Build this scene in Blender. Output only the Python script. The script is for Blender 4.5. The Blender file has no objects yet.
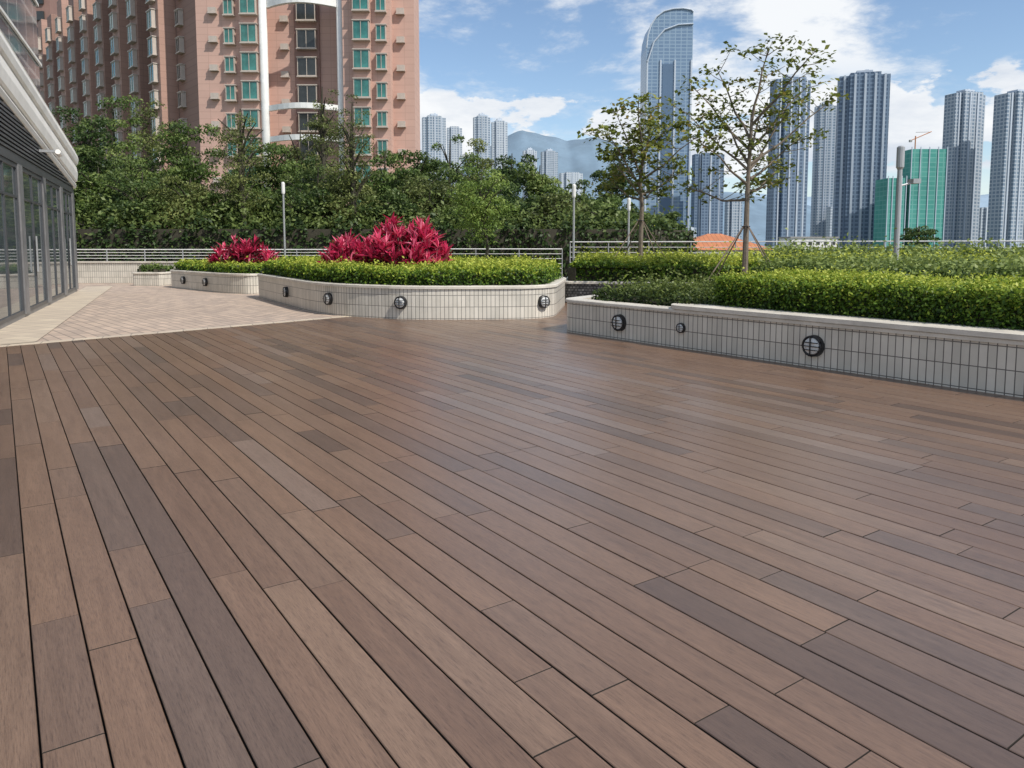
import bpy, bmesh, math, random
import numpy as np
from mathutils import Vector, Matrix
random.seed(7); RNG=np.random.default_rng(7)
S=bpy.context.scene; COL=S.collection
H=1.5; F=745.0; PPY=310.0; TH=math.atan(65/745.0)
FW=Vector((0,math.cos(TH),-math.sin(TH))); UP=Vector((0,math.sin(TH),math.cos(TH)))
def ray(px,py): return FW+Vector((1,0,0))*((px-512)/F)+UP*((PPY-py)/F)
def G(px,py,z=0.0):
    d=ray(px,py); t=(z-H)/d.z; return Vector((d.x*t,d.y*t,z))
def P(px,py,Y):
    d=ray(px,py); t=Y/d.y; return Vector((d.x*t,Y,H+d.z*t))
# ---------------------------------------------------------------- materials
def nm(name):
    m=bpy.data.materials.new(name); m.use_nodes=True
    nt=m.node_tree; b=nt.nodes['Principled BSDF']; return m,nt,b
def ramp(nt,stops,interp='LINEAR'):
    r=nt.nodes.new('ShaderNodeValToRGB'); r.color_ramp.interpolation=interp
    e=r.color_ramp.elements
    while len(e)<len(stops): e.new(0.5)
    for i,(p,c) in enumerate(stops):
        e[i].position=p; e[i].color=(c[0],c[1],c[2],1)
    return r
def mapped(nt,scale=(1,1,1),rot=(0,0,0),src='Object'):
    t=nt.nodes.new('ShaderNodeTexCoord'); mp=nt.nodes.new('ShaderNodeMapping')
    mp.inputs['Scale'].default_value=scale; mp.inputs['Rotation'].default_value=rot
    nt.links.new(t.outputs[src],mp.inputs['Vector']); return mp
def noise(nt,vec,scale,detail=5,rough=.6):
    n=nt.nodes.new('ShaderNodeTexNoise'); n.inputs['Scale'].default_value=scale
    n.inputs['Detail'].default_value=detail; n.inputs['Roughness'].default_value=rough
    nt.links.new(vec,n.inputs['Vector']); return n
def simple(name,c,rough=.6,var=.18,scale=2.0,metal=0,bump=0.0,bscale=40):
    m,nt,b=nm(name); mp=mapped(nt)
    n=noise(nt,mp.outputs[0],scale,5,.65)
    a=[max(0,x*(1-var)) for x in c]; d=[min(1,x*(1+var)) for x in c]
    r=ramp(nt,[(.3,a),(.7,d)]); nt.links.new(n.outputs['Fac'],r.inputs[0])
    nt.links.new(r.outputs[0],b.inputs['Base Color'])
    b.inputs['Roughness'].default_value=rough; b.inputs['Metallic'].default_value=metal
    if bump:
        n2=noise(nt,mp.outputs[0],bscale,4); bp=nt.nodes.new('ShaderNodeBump')
        bp.inputs['Strength'].default_value=bump; bp.inputs['Distance'].default_value=.01
        nt.links.new(n2.outputs['Fac'],bp.inputs['Height']); nt.links.new(bp.outputs[0],b.inputs['Normal'])
    return m
def leafmat(name,stops,trans=.25,rough=.5):
    m,nt,b=nm(name); a=nt.nodes.new('ShaderNodeAttribute'); a.attribute_name='tint'
    r=ramp(nt,stops); nt.links.new(a.outputs['Fac'],r.inputs[0])
    nt.links.new(r.outputs[0],b.inputs['Base Color']); b.inputs['Roughness'].default_value=rough
    b.inputs['Specular IOR Level'].default_value=.3
    tr=nt.nodes.new('ShaderNodeBsdfTranslucent'); nt.links.new(r.outputs[0],tr.inputs['Color'])
    mx=nt.nodes.new('ShaderNodeMixShader'); mx.inputs[0].default_value=trans
    nt.links.new(b.outputs[0],mx.inputs[1]); nt.links.new(tr.outputs[0],mx.inputs[2])
    nt.links.new(mx.outputs[0],nt.nodes['Material Output'].inputs['Surface']); return m
def brickmat(name,c1,c2,mortar,bw,rh,ms,src='UV',offset=0.0,rough=.35,rot=(0,0,0),bump=.3,vary=.1,bias=0.0,combine=False,nscale=1.5,spec=.5):
    m,nt,b=nm(name)
    if combine:
        t=nt.nodes.new('ShaderNodeTexCoord'); sp=nt.nodes.new('ShaderNodeSeparateXYZ'); cb=nt.nodes.new('ShaderNodeCombineXYZ')
        ad=nt.nodes.new('ShaderNodeMath'); ad.operation='ADD'
        nt.links.new(t.outputs['Object'],sp.inputs[0]); nt.links.new(sp.outputs[0],ad.inputs[0]); nt.links.new(sp.outputs[1],ad.inputs[1])
        nt.links.new(ad.outputs[0],cb.inputs[0]); nt.links.new(sp.outputs[2],cb.inputs[1]); vec=cb.outputs[0]
    else: vec=mapped(nt,src=src,rot=rot).outputs[0]
    k=nt.nodes.new('ShaderNodeTexBrick'); k.offset=offset; k.squash=1
    for nme,v in (('Scale',1.0),('Mortar Size',ms),('Mortar Smooth',.1),('Bias',bias),('Brick Width',bw),('Row Height',rh)): k.inputs[nme].default_value=v
    k.inputs['Color1'].default_value=(*c1,1); k.inputs['Color2'].default_value=(*c2,1); k.inputs['Mortar'].default_value=(*mortar,1)
    nt.links.new(vec,k.inputs['Vector'])
    n=noise(nt,mapped(nt).outputs[0],nscale,5,.65)
    r=ramp(nt,[(.3,(1-vary,)*3),(.7,(1,)*3)]); nt.links.new(n.outputs['Fac'],r.inputs[0])
    mx=nt.nodes.new('ShaderNodeMix'); mx.data_type='RGBA'; mx.blend_type='MULTIPLY'; mx.inputs[0].default_value=1
    nt.links.new(k.outputs['Color'],mx.inputs[6]); nt.links.new(r.outputs[0],mx.inputs[7])
    nt.links.new(mx.outputs[2],b.inputs['Base Color']); b.inputs['Roughness'].default_value=rough
    b.inputs['Specular IOR Level'].default_value=spec
    if bump:
        bp=nt.nodes.new('ShaderNodeBump'); bp.inputs['Strength'].default_value=bump; bp.inputs['Distance'].default_value=.006; bp.invert=True
        nt.links.new(k.outputs['Fac'],bp.inputs['Height']); nt.links.new(bp.outputs[0],b.inputs['Normal'])
    return m
M={}
M['tile']=brickmat('tile',(.72,.68,.60),(.60,.57,.50),(.14,.13,.12),.085,.235,.0055,rough=.3,vary=.2)
M['mosaic']=brickmat('mosaic',(.03,.03,.03),(.16,.155,.15),(.015,.015,.015),.09,.07,.012,offset=.5,rough=.6)
M['cap']=simple('cap',(.60,.56,.49),.5,.18,3,bump=.2)
M['soil']=simple('soil',(.05,.035,.025),.9,.3,8,bump=.6)
M['black']=simple('black',(.015,.015,.016),.4,.1)
M['lens']=simple('lens',(.62,.63,.62),.2,.1)
M['metal']=simple('metal',(.38,.39,.40),.4,.1,metal=.4)
M['white']=simple('white',(.74,.74,.72),.5,.08)
M['cream']=simple('cream',(.74,.72,.68),.5,.10,1.2)
M['frame']=simple('frame',(.06,.063,.07),.4,.15)
M['winframe']=simple('winframe',(.46,.40,.35),.5,.1)
M['stone']=simple('stone',(.17,.17,.175),.4,.2,3)
M['creamstone']=brickmat('creamstone',(.60,.51,.39),(.50,.42,.33),(.28,.24,.20),.4,.35,.008,src='Object',rough=.6,rot=(0,0,.43),bump=.1)
M['pave']=brickmat('pave',(.55,.43,.34),(.40,.32,.265),(.27,.225,.19),.36,.18,.014,src='Object',offset=.5,rough=.7,rot=(0,0,.84),bump=.3,vary=.15,nscale=.6,spec=.25)
M['glassdark']=simple('glassdark',(.07,.09,.10),.04,.4,.6); M['glassdark'].node_tree.nodes['Principled BSDF'].inputs['Specular IOR Level'].default_value=1.0
M['glassblue']=brickmat('glassblue',(.07,.11,.15),(.04,.07,.10),(.30,.32,.34),1.2,1.5,.05,combine=True,rough=.06,bump=0,spec=.8)
M['bark']=simple('bark',(.16,.13,.10),.85,.3,12,bump=.6)
M['barkdark']=simple('barkdark',(.05,.045,.03),.9,.3,6)
M['wood']=simple('wood',(.17,.13,.10),.8,.2,10)
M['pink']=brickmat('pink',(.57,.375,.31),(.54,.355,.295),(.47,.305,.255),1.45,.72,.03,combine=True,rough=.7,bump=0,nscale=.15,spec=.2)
M['pinkshade']=brickmat('pinkshade',(.31,.195,.16),(.28,.175,.14),(.23,.145,.12),1.45,.72,.03,combine=True,rough=.7,bump=0,nscale=.15,spec=.2)  # darker copy of the pink facade, the wing's shade put into the colour
M['pinkhalfshade']=brickmat('pinkhalfshade',(.42,.265,.215),(.39,.245,.195),(.33,.21,.17),1.45,.72,.03,combine=True,rough=.7,bump=0,nscale=.15,spec=.2)  # middle-dark copy of the pink facade, shade painted in for the wing bays
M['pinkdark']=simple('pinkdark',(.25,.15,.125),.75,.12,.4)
M['teal']=simple('teal',(.05,.19,.17),.10,.5,.8)
M['darkwin']=simple('darkwin',(.035,.04,.04),.2,.4,.8)
M['terracotta']=brickmat('terracotta',(.58,.22,.10),(.48,.18,.08),(.30,.12,.06),.6,.4,.05,src='Object',rough=.8,bump=0)
M['base']=simple('base',(.02,.016,.013),.9,.2)
M['concrete']=simple('concrete',(.3,.29,.28),.8,.15,.5)
M['ground']=simple('ground',(.10,.12,.09),.9,.4,.02)
M['grassy']=simple('grassy',(.035,.06,.02),.95,.4,.3)
M['hill']=simple('hill',(.15,.22,.29),.95,.2,.006)  # bluish base colour paints the aerial haze over the hills
M['hill2']=simple('hill2',(.26,.35,.44),.95,.12,.004)  # paler blue, stronger painted haze for the farther ridge
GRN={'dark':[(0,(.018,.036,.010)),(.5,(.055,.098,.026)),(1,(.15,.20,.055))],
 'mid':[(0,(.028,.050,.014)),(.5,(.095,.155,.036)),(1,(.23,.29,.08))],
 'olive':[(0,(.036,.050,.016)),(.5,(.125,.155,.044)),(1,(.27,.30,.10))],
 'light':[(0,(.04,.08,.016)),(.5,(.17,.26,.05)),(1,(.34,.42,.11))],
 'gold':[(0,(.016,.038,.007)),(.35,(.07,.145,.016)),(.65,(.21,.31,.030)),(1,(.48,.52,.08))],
 'young':[(0,(.06,.07,.014)),(.5,(.15,.19,.036)),(.85,(.28,.29,.06)),(1,(.34,.24,.06))],
 'red':[(0,(.06,.030,.020)),(.22,(.16,.014,.03)),(.45,(.52,.022,.085)),(.75,(.80,.07,.19)),(1,(.95,.28,.40))],
 'low':[(0,(.012,.025,.008)),(.5,(.06,.095,.02)),(1,(.16,.20,.05))]}
for k,v in GRN.items(): M['leaf_'+k]=leafmat('leaf_'+k,v,.32 if k in('gold','young','light','red') else .30)
# deck
m,nt,b=nm('decking'); mp=mapped(nt,(1,1,1))
at=nt.nodes.new('ShaderNodeAttribute'); at.attribute_name='tint'
off=nt.nodes.new('ShaderNodeVectorMath'); off.operation='MULTIPLY_ADD'
cmb=nt.nodes.new('ShaderNodeCombineXYZ')
for i in range(3): nt.links.new(at.outputs['Fac'],cmb.inputs[i])
nt.links.new(cmb.outputs[0],off.inputs[0]); off.inputs[1].default_value=(37,53,11); nt.links.new(mp.outputs[0],off.inputs[2])
def stretch(v):
    st=nt.nodes.new('ShaderNodeVectorMath'); st.operation='MULTIPLY'; st.inputs[1].default_value=v; nt.links.new(off.outputs[0],st.inputs[0]); return st.outputs[0]
g1=noise(nt,stretch((230,14,1)),1.0,6,.78)
g2=noise(nt,stretch((30,2.0,1)),1.0,5,.65)
base=ramp(nt,[(0,(.135,.084,.058)),(.2,(.172,.114,.082)),(.4,(.205,.122,.077)),(.6,(.245,.148,.092)),(.78,(.220,.137,.090)),(.92,(.275,.176,.114)),(1,(.245,.170,.128))])
nt.links.new(at.outputs['Fac'],base.inputs[0])
r1=ramp(nt,[(.33,(.40,.36,.34)),(.48,(.84,.83,.82)),(.64,(1,1,1))]); nt.links.new(g1.outputs['Fac'],r1.inputs[0])
r2=ramp(nt,[(.3,(.70,.67,.65)),(.7,(1,1,1))]); nt.links.new(g2.outputs['Fac'],r2.inputs[0])
def mul(nt,a,b_):
    x=nt.nodes.new('ShaderNodeMix'); x.data_type='RGBA'; x.blend_type='MULTIPLY'; x.inputs[0].default_value=1
    nt.links.new(a,x.inputs[6]); nt.links.new(b_,x.inputs[7]); return x.outputs[2]
big=noise(nt,mp.outputs[0],.9,5,.6); r3=ramp(nt,[(.3,(.90,.89,.88)),(.65,(1,1,1))]); nt.links.new(big.outputs['Fac'],r3.inputs[0])
nt.links.new(mul(nt,mul(nt,mul(nt,base.outputs[0],r1.outputs[0]),r2.outputs[0]),r3.outputs[0]),b.inputs['Base Color'])
rr=nt.nodes.new('ShaderNodeMapRange'); rr.inputs['To Min'].default_value=.24; rr.inputs['To Max'].default_value=.40
nt.links.new(big.outputs['Fac'],rr.inputs['Value']); nt.links.new(rr.outputs[0],b.inputs['Roughness'])
b.inputs['Specular IOR Level'].default_value=.85
bp=nt.nodes.new('ShaderNodeBump'); bp.inputs['Strength'].default_value=.22; bp.inputs['Distance'].default_value=.003
nt.links.new(g1.outputs['Fac'],bp.inputs['Height']); nt.links.new(bp.outputs[0],b.inputs['Normal'])
M['deck']=m
def farmat(name,glass1,glass2,wall,bw=3.4,rh=3.0,ms=.55): return brickmat(name,glass1,glass2,wall,bw,rh,ms,combine=True,rough=.4,bump=0,nscale=.02,vary=.12)  # far tower colours have blue distance haze mixed into the base colour
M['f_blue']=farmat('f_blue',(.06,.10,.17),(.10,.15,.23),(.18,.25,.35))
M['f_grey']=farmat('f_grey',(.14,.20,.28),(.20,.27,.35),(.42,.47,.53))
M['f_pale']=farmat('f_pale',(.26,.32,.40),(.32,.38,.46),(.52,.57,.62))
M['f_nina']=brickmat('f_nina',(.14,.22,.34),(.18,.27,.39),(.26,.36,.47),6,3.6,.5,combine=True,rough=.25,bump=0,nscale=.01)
M['f_net']=brickmat('f_net',(.06,.31,.27),(.09,.36,.31),(.15,.42,.37),5,3.2,.35,combine=True,rough=.8,bump=0,nscale=.03,vary=.3)
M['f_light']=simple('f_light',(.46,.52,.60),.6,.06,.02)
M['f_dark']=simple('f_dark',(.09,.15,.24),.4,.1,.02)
M['crane']=simple('crane',(.55,.22,.10),.6,.1)
# ---------------------------------------------------------------- mesh helpers
class MB:
    def __init__(s): s.v=[]; s.f=[]
    def quad(s,a,b,c,d):
        n=len(s.v); s.v+= [tuple(a),tuple(b),tuple(c),tuple(d)]; s.f.append((n,n+1,n+2,n+3)); return s
    def poly(s,pts):
        n=len(s.v); s.v+=[tuple(p) for p in pts]; s.f.append(tuple(range(n,n+len(pts)))); return s
    def box(s,x0,x1,y0,y1,z0,z1,T=None):
        n=len(s.v); c=[(x0,y0,z0),(x1,y0,z0),(x1,y1,z0),(x0,y1,z0),(x0,y0,z1),(x1,y0,z1),(x1,y1,z1),(x0,y1,z1)]
        if T: c=[T(*p) for p in c]
        s.v+=c; s.f+=[tuple(n+i for i in q) for q in ((3,2,1,0),(4,5,6,7),(0,1,5,4),(1,2,6,5),(2,3,7,6),(3,0,4,7))]; return s
    def tube(s,pts,rad,seg=7,cap=True):
        pts=[Vector(p) for p in pts]
        if not hasattr(rad,'__len__'): rad=[rad]*len(pts)
        n0=len(s.v)
        for i,p in enumerate(pts):
            d=(pts[min(i+1,len(pts)-1)]-pts[max(i-1,0)]).normalized()
            a=Vector((1,0,0)).cross(d).normalized() if abs(d.z)>=.9 else d.cross(Vector((0,0,1))).normalized()
            b_=d.cross(a)
            for k in range(seg):
                t=2*math.pi*k/seg; s.v.append(tuple(p+(a*math.cos(t)+b_*math.sin(t))*rad[i]))
        for i in range(len(pts)-1):
            for k in range(seg):
                k2=(k+1)%seg; s.f.append((n0+i*seg+k,n0+i*seg+k2,n0+(i+1)*seg+k2,n0+(i+1)*seg+k))
        if cap:
            s.f.append(tuple(n0+k for k in range(seg))[::-1]); s.f.append(tuple(n0+(len(pts)-1)*seg+k for k in range(seg)))
        return s
    def prism(s,pts,z0,z1,cap=True):
        n=len(s.v); k=len(pts)
        s.v+=[(p[0],p[1],z0) for p in pts]+[(p[0],p[1],z1) for p in pts]
        for i in range(k): j=(i+1)%k; s.f.append((n+i,n+j,n+k+j,n+k+i))
        if cap: s.f.append(tuple(n+k+i for i in range(k))); s.f.append(tuple(n+i for i in range(k))[::-1])
        return s
    def build(s,name,mat,parent=None,smooth=False,local=False):
        me=bpy.data.meshes.new(name)
        o=Vector((0,0,0))
        if parent is not None and not local: o=parent.location
        me.from_pydata([(p[0]-o.x,p[1]-o.y,p[2]-o.z) for p in s.v],[],s.f); me.update()
        if smooth: me.polygons.foreach_set('use_smooth',[True]*len(me.polygons))
        ob=bpy.data.objects.new(name,me); me.materials.append(mat); COL.objects.link(ob)
        if parent is not None: ob.parent=parent
        return ob
def tag(o,label=None,cat=None,group=None,kind=None):
    if label: o['label']=label
    if cat: o['category']=cat
    if group: o['group']=group
    if kind: o['kind']=kind
    return o
def thing(name,label,cat,loc=(0,0,0),rz=0,group=None):
    o=bpy.data.objects.new(name,None); COL.objects.link(o); o.location=Vector(loc); o.rotation_euler=(0,0,rz); o.empty_display_size=.2
    return tag(o,label,cat,group)
def copy_tree(o,parent=None):
    c=o.copy(); COL.objects.link(c)
    if parent is not None: c.parent=parent
    for ch in list(o.children): copy_tree(ch,c)
    return c
def npmesh(name,V,nq,mat,parent,tint=None,k=4):
    me=bpy.data.meshes.new(name); V=np.asarray(V,dtype=np.float32)
    if parent is not None: V=V-np.array(parent.location,dtype=np.float32)
    me.vertices.add(len(V)); me.vertices.foreach_set('co',V.ravel())
    me.loops.add(nq*k); me.loops.foreach_set('vertex_index',np.arange(nq*k,dtype=np.int32))
    me.polygons.add(nq); me.polygons.foreach_set('loop_start',np.arange(nq,dtype=np.int32)*k)
    me.update(calc_edges=True)
    if tint is not None:
        a=me.attributes.new('tint','FLOAT','POINT'); a.data.foreach_set('value',np.repeat(np.clip(tint,0,1),k).astype(np.float32))
    me.materials.append(mat); ob=bpy.data.objects.new(name,me); COL.objects.link(ob)
    if parent is not None: ob.parent=parent
    return ob
def nrm(a): return a/(np.linalg.norm(a,axis=1,keepdims=True)+1e-9)
def leafverts(C,N,L,W,D=None,jit=.8):
    n=len(C); N=nrm(np.asarray(N)+jit*RNG.normal(size=(n,3)))
    if D is None: D=RNG.normal(size=(n,3))
    s=nrm(np.cross(N,D)); d=nrm(np.cross(s,N))
    L=np.broadcast_to(L,(n,))[:,None]; W=np.broadcast_to(W,(n,))[:,None]
    V=np.empty((n,4,3)); V[:,0]=C-d*L/2; V[:,1]=C+s*W/2+N*L*.08; V[:,2]=C+d*L/2; V[:,3]=C-s*W/2+N*L*.08
    return V.reshape(-1,3)
def inpoly(x,y,poly):
    r=np.zeros(len(x),bool); n=len(poly); j=n-1
    for i in range(n):
        xi,yi=poly[i][0],poly[i][1]; xj,yj=poly[j][0],poly[j][1]
        c=((yi>y)!=(yj>y))&(x<(xj-xi)*(y-yi)/((yj-yi) if abs(yj-yi)>1e-9 else 1e-9)+xi); r^=c; j=i
    return r
def roundpoly(pts,r,n=6):
    out=[]; k=len(pts)
    for i in range(k):
        p=Vector(pts[i][:2]); a=Vector(pts[i-1][:2]); b_=Vector(pts[(i+1)%k][:2])
        rr=r[i] if hasattr(r,'__len__') else r
        da=(a-p); db=(b_-p); ra=min(rr,da.length*.45); rb=min(rr,db.length*.45)
        A=p+da.normalized()*ra; B=p+db.normalized()*rb
        for t in range(n+1):
            t/=n; out.append((A*(1-t)**2+p*2*t*(1-t)+B*t*t))
    return out
def offset(poly,d):
    out=[]; k=len(poly)
    for i in range(k):
        p=Vector(poly[i][:2]); e1=(p-Vector(poly[i-1][:2])).normalized(); e2=(Vector(poly[(i+1)%k][:2])-p).normalized()
        n1=Vector((-e1.y,e1.x)); n2=Vector((-e2.y,e2.x)); n_=(n1+n2)
        if n_.length<1e-6: n_=n1
        n_.normalize(); c=max(.5,n_.dot(n1)); out.append(p+n_*d/c)
    return out
def bump2(x,y,a=1.0):
    return a*(np.sin(x*3.1+1.3*np.sin(y*2.3))*.4+np.sin(y*3.7+x*1.9+1)*.35+np.sin(x*7.7-y*6.1)*.25)
# ---------------------------------------------------------------- setting
tag(MB().quad((-9000,-300,-9),(9000,-300,-9),(9000,9000,-9),(-9000,9000,-9)).build('ground',M['ground']),kind='structure')
tag(MB().prism([(-34,-6),(30,-6),(30,16),(18.3,22.2),(2,30.2),(-34,30.2)],-9.01,-.035).build('podium',M['concrete']),kind='structure')
E0=G(0,347); E1=G(335,318); ed=(E1-E0).normalized()
ang=math.radians(34.5); ca,sa=math.cos(ang),math.sin(ang)
en=Vector((-ed.y,ed.x,0))
def toworld(x,y): return (x*ca-y*sa, x*sa+y*ca)
V=[];Fc=[];T=[]; MI=[]
pw=.170; gp=.0065; ch=.0025
for i in range(-90,135):
    x0=i*pw+gp/2+.03; x1=(i+1)*pw-gp/2+.03
    y=-22-random.random()*2.5
    while y<34:
        L=random.choice([.7,.9,1.2,1.6,1.8,2.0,2.4,2.4,2.8]); ya=y+.0018; yb=y+L-.0018; y+=L
        ok=False
        for cx,cy in [toworld(x0,ya),toworld(x0,yb),toworld(x1,(ya+yb)/2)]:
            if -14<cx<14 and -3.5<cy<26 and (Vector((cx,cy,0))-E0).dot(en)<2.9: ok=True
        if not ok: continue
        n=len(V); z=random.uniform(-.001,.001)
        V+=[(x0,ya,-.022),(x1,ya,-.022),(x1,yb,-.022),(x0,yb,-.022),(x0,ya,z-ch),(x1,ya,z-ch),(x1,yb,z-ch),(x0,yb,z-ch),
            (x0+ch,ya+.001,z),(x1-ch,ya+.001,z),(x1-ch,yb-.001,z),(x0+ch,yb-.001,z)]
        for a in (0,4):
            for k in range(4):
                k2=(k+1)%4; Fc.append((n+a+k,n+a+k2,n+a+4+k2,n+a+4+k)); MI.append(1 if (a==0 or k in(0,2)) else 0)  # board sides and end chamfers get near-black, painted shade inside the joints
        Fc.append((n+8,n+9,n+10,n+11)); MI.append(0); t=min(1,max(0,random.gauss(.52,.25))); T+=[t]*12
me=bpy.data.meshes.new('deck'); me.from_pydata(V,[],Fc); at=me.attributes.new('tint','FLOAT','POINT'); at.data.foreach_set('value',T)
me.polygons.foreach_set('material_index',MI)
bm=bmesh.new(); bm.from_mesh(me)
lc=Matrix.Rotation(-ang,3,'Z')
bmesh.ops.bisect_plane(bm,geom=bm.verts[:]+bm.edges[:]+bm.faces[:],plane_co=lc@E0,plane_no=lc@en,clear_outer=True)
bm.to_mesh(me); bm.free(); me.materials.append(M['deck']); me.materials.append(M['base'])
d=bpy.data.objects.new('deck',me); d.rotation_euler=(0,0,ang); COL.objects.link(d); tag(d,kind='structure')
a=E0-ed*14; b_=E0+ed*22
tag(MB().quad((a.x,a.y,-.023),(13,-5,-.023),(16,22,-.023),(b_.x,b_.y,-.023)).build('deck_underlay',M['base']),kind='structure')
tag(MB().poly([(a.x,a.y,-.004),(b_.x,b_.y,-.004),(b_.x,30,-.004),(-33,30,-.004),(-33,a.y,-.004)]).build('paving',M['pave']),kind='structure')
es=MB().box(0,36,.004,.22,-.02,.003).build('deck_edge_strip',M['creamstone']); es.location=(a.x,a.y,0); es.rotation_euler=(0,0,math.atan2(ed.y,ed.x)); tag(es,kind='structure')
FA=G(0,330); FB=G(80,290); fu=(FB-FA).normalized(); fn=Vector((fu.y,-fu.x,0)); frz=math.atan2(fu.y,fu.x)
def isect(p,u,q,v):
    den=u.x*v.y-u.y*v.x; s_=((q.x-p.x)*v.y-(q.y-p.y)*v.x)/den; return p+u*s_
EE=E0+en*.23
i1=isect(FA,fu,EE,ed); i2=isect(FA+fn*.85,fu,EE,ed); f1=FA+fu*15; f2=f1+fn*.85
wk=MB(); wk.poly([(p.x,p.y,.008) for p in (i1,i2,f2,f1)]); tag(wk.build('shopfront_path',M['creamstone']),kind='structure')
hv=[];hf=[];nx,ny=40,10
for j in range(ny):
    for i in range(nx):
        x=-75+i*3; y=34+j*6; z=-9+max(0,min(1,j/6))*9*(1 if x<15 else max(0,1-(x-15)/25))+math.sin(i*.9)*math.cos(j*1.3)*.7
        hv.append((x,y,z))
for j in range(ny-1):
    for i in range(nx-1): hf.append((j*nx+i,j*nx+i+1,(j+1)*nx+i+1,(j+1)*nx+i))
mb=MB(); mb.v=hv; mb.f=hf; tag(mb.build('hillside',M['grassy'],smooth=True),kind='structure')
def ridge(name,prof,Y,depth,mat,sub=14):
    pts=[P(a_,b2,Y) for a_,b2 in prof]; xs=np.array([p.x for p in pts]); zs=np.array([p.z for p in pts])
    X=np.linspace(xs[0],xs[-1],len(prof)*sub); Z=np.interp(X,xs,zs)
    v=[];f=[];rows=8
    for j in range(rows):
        t=j/(rows-1)
        for i,x in enumerate(X):
            k=math.sin(t*math.pi*.5 if j<rows-2 else (1-.3*(j-rows+2))*math.pi*.5)
            rg=(math.sin(x*.013+j)*.5+math.sin(x*.031+j*2.2)*.3+math.sin(x*.071)*.2)*depth*.014
            v.append((x,Y-depth*(1-t),-9+(Z[i]+9)*k**1.3+rg*(.4+t*.25)))
    n=len(X)
    for j in range(rows-1):
        for i in range(n-1): f.append((j*n+i,j*n+i+1,(j+1)*n+i+1,(j+1)*n+i))
    mb=MB(); mb.v=v; mb.f=f; tag(mb.build(name,mat,smooth=True),kind='structure')
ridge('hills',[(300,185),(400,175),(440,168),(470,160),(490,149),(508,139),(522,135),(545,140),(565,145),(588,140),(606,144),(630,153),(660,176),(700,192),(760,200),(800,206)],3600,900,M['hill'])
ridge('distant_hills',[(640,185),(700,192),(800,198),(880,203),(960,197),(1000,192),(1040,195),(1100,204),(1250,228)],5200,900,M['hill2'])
# ---------------------------------------------------------------- planters
def planter(label,poly,zt,wallmat,capw=.26,capt=.06,over=.03,soil=True):
    c=sum((Vector(p) for p in poly),Vector((0,0)))/len(poly)
    t=thing('planter',label,'planter',(c.x,c.y,0),group='tiled planters on the terrace')
    me=bpy.data.meshes.new('planter_wall'); v=[];f=[];uv=[]; s=0
    k=len(poly); zw=zt-capt
    for i in range(k+1):
        p=poly[i%k]
        if i: s+=(Vector(poly[i%k])-Vector(poly[i-1])).length
        v+=[(p[0]-c.x,p[1]-c.y,-.034),(p[0]-c.x,p[1]-c.y,zw)]; uv.append(s)
    for i in range(k): f.append((2*i,2*i+2,2*i+3,2*i+1))
    me.from_pydata(v,[],f); ul=me.uv_layers.new(name='UVMap')
    for li,lp in enumerate(me.loops):
        vi=lp.vertex_index; ul.data[li].uv=(uv[vi//2],v[vi][2]-.02)
    me.materials.append(wallmat); o=bpy.data.objects.new('wall',me); COL.objects.link(o); o.parent=t
    out=offset(poly,-over); ci=offset(poly,capw-over)
    mb=MB(); n=len(out); ch=.012; o2=offset(poly,-over+ch)
    mb.v=[(p[0],p[1],zw-.001) for p in out]+[(p[0],p[1],zt-ch) for p in out]+[(p[0],p[1],zt) for p in o2]+[(p[0],p[1],zt) for p in ci]+[(p[0],p[1],zw-.05) for p in ci]+[(p[0],p[1],zw-.001) for p in poly]
    for i in range(n):
        j=(i+1)%n
        for a_ in range(4): mb.f.append((a_*n+i,a_*n+j,(a_+1)*n+j,(a_+1)*n+i))
        mb.f.append((5*n+i,5*n+j,j,i))
    mb.build('coping',M['cap'],t)
    if soil: MB().poly([(p[0],p[1],zt-.09) for p in offset(poly,.18)]).build('soil',M['soil'],t)
    return t
def V2(p): return (p.x,p.y)
p2=roundpoly([V2(G(257,297)),V2(G(322,315)),V2(G(412,320)),V2(G(553,319)),V2(G(566,304)),(0.6,22.3),(-5.0,23.8)],[.35,1.6,.8,.9,.5,.6,.6])
planter('long white tiled planter with yellow green hedge and tall crimson shrubs',p2,.68,M['tile'])
p1=roundpoly([V2(G(168,287)),V2(G(222,293)),(-8.0,22.75),(-6.7,24.6),(-8,27.2),(-11.8,28.2)],[.5,1.2,.4,.4,.5,.5])
planter('far left white tiled planter with low hedge and small crimson shrub',p1,.62,M['tile'])
F0=G(562,331); F1=G(1024,398); fd=(F1-F0).normalized(); fnn=Vector((-fd.y,fd.x,0)); FL=(F1-F0).length
F2=F0+fd*FL*1.7
p4=roundpoly([V2(F0),V2(F2),V2(F2+fnn*4.2),(11.2,11.2),(5.2,16.2),(2.4,15.2)],[.3,.4,.5,1,.8,.8])
planter('nearest right hand planter with pale vertical tiles and broad stone coping',p4,.57,M['tile'],capw=.30,capt=.05)
p3=roundpoly([(1.35,19.4),(6.5,18.3),(12.5,16.2),(16.5,17.5),(14,20.8),(5,25.0),(1.9,24.2)],[.2,1,1,1,1,.6,.5])
planter('middle planter with dark mosaic wall behind the deck gap',p3,.56,M['mosaic'],capw=.3)
p0=roundpoly([(-14.1,27.6),(-12.9,27.4),(-12.7,28.6),(-13.9,28.8)],.15)
planter('small square white planter beside the far left hedge planter',p0,.5,M['tile'])
rk=[F0+fd*(FL*.36), F2-fd*.1, F2-fd*.1+fnn*.42, F0+fd*(FL*.39)+fnn*.42, F0+fd*(FL*.33)+fnn*.30]
rp=[Vector(p) for p in roundpoly([V2(p) for p in rk],[.12,.1,.1,.3,.15])]
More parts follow.
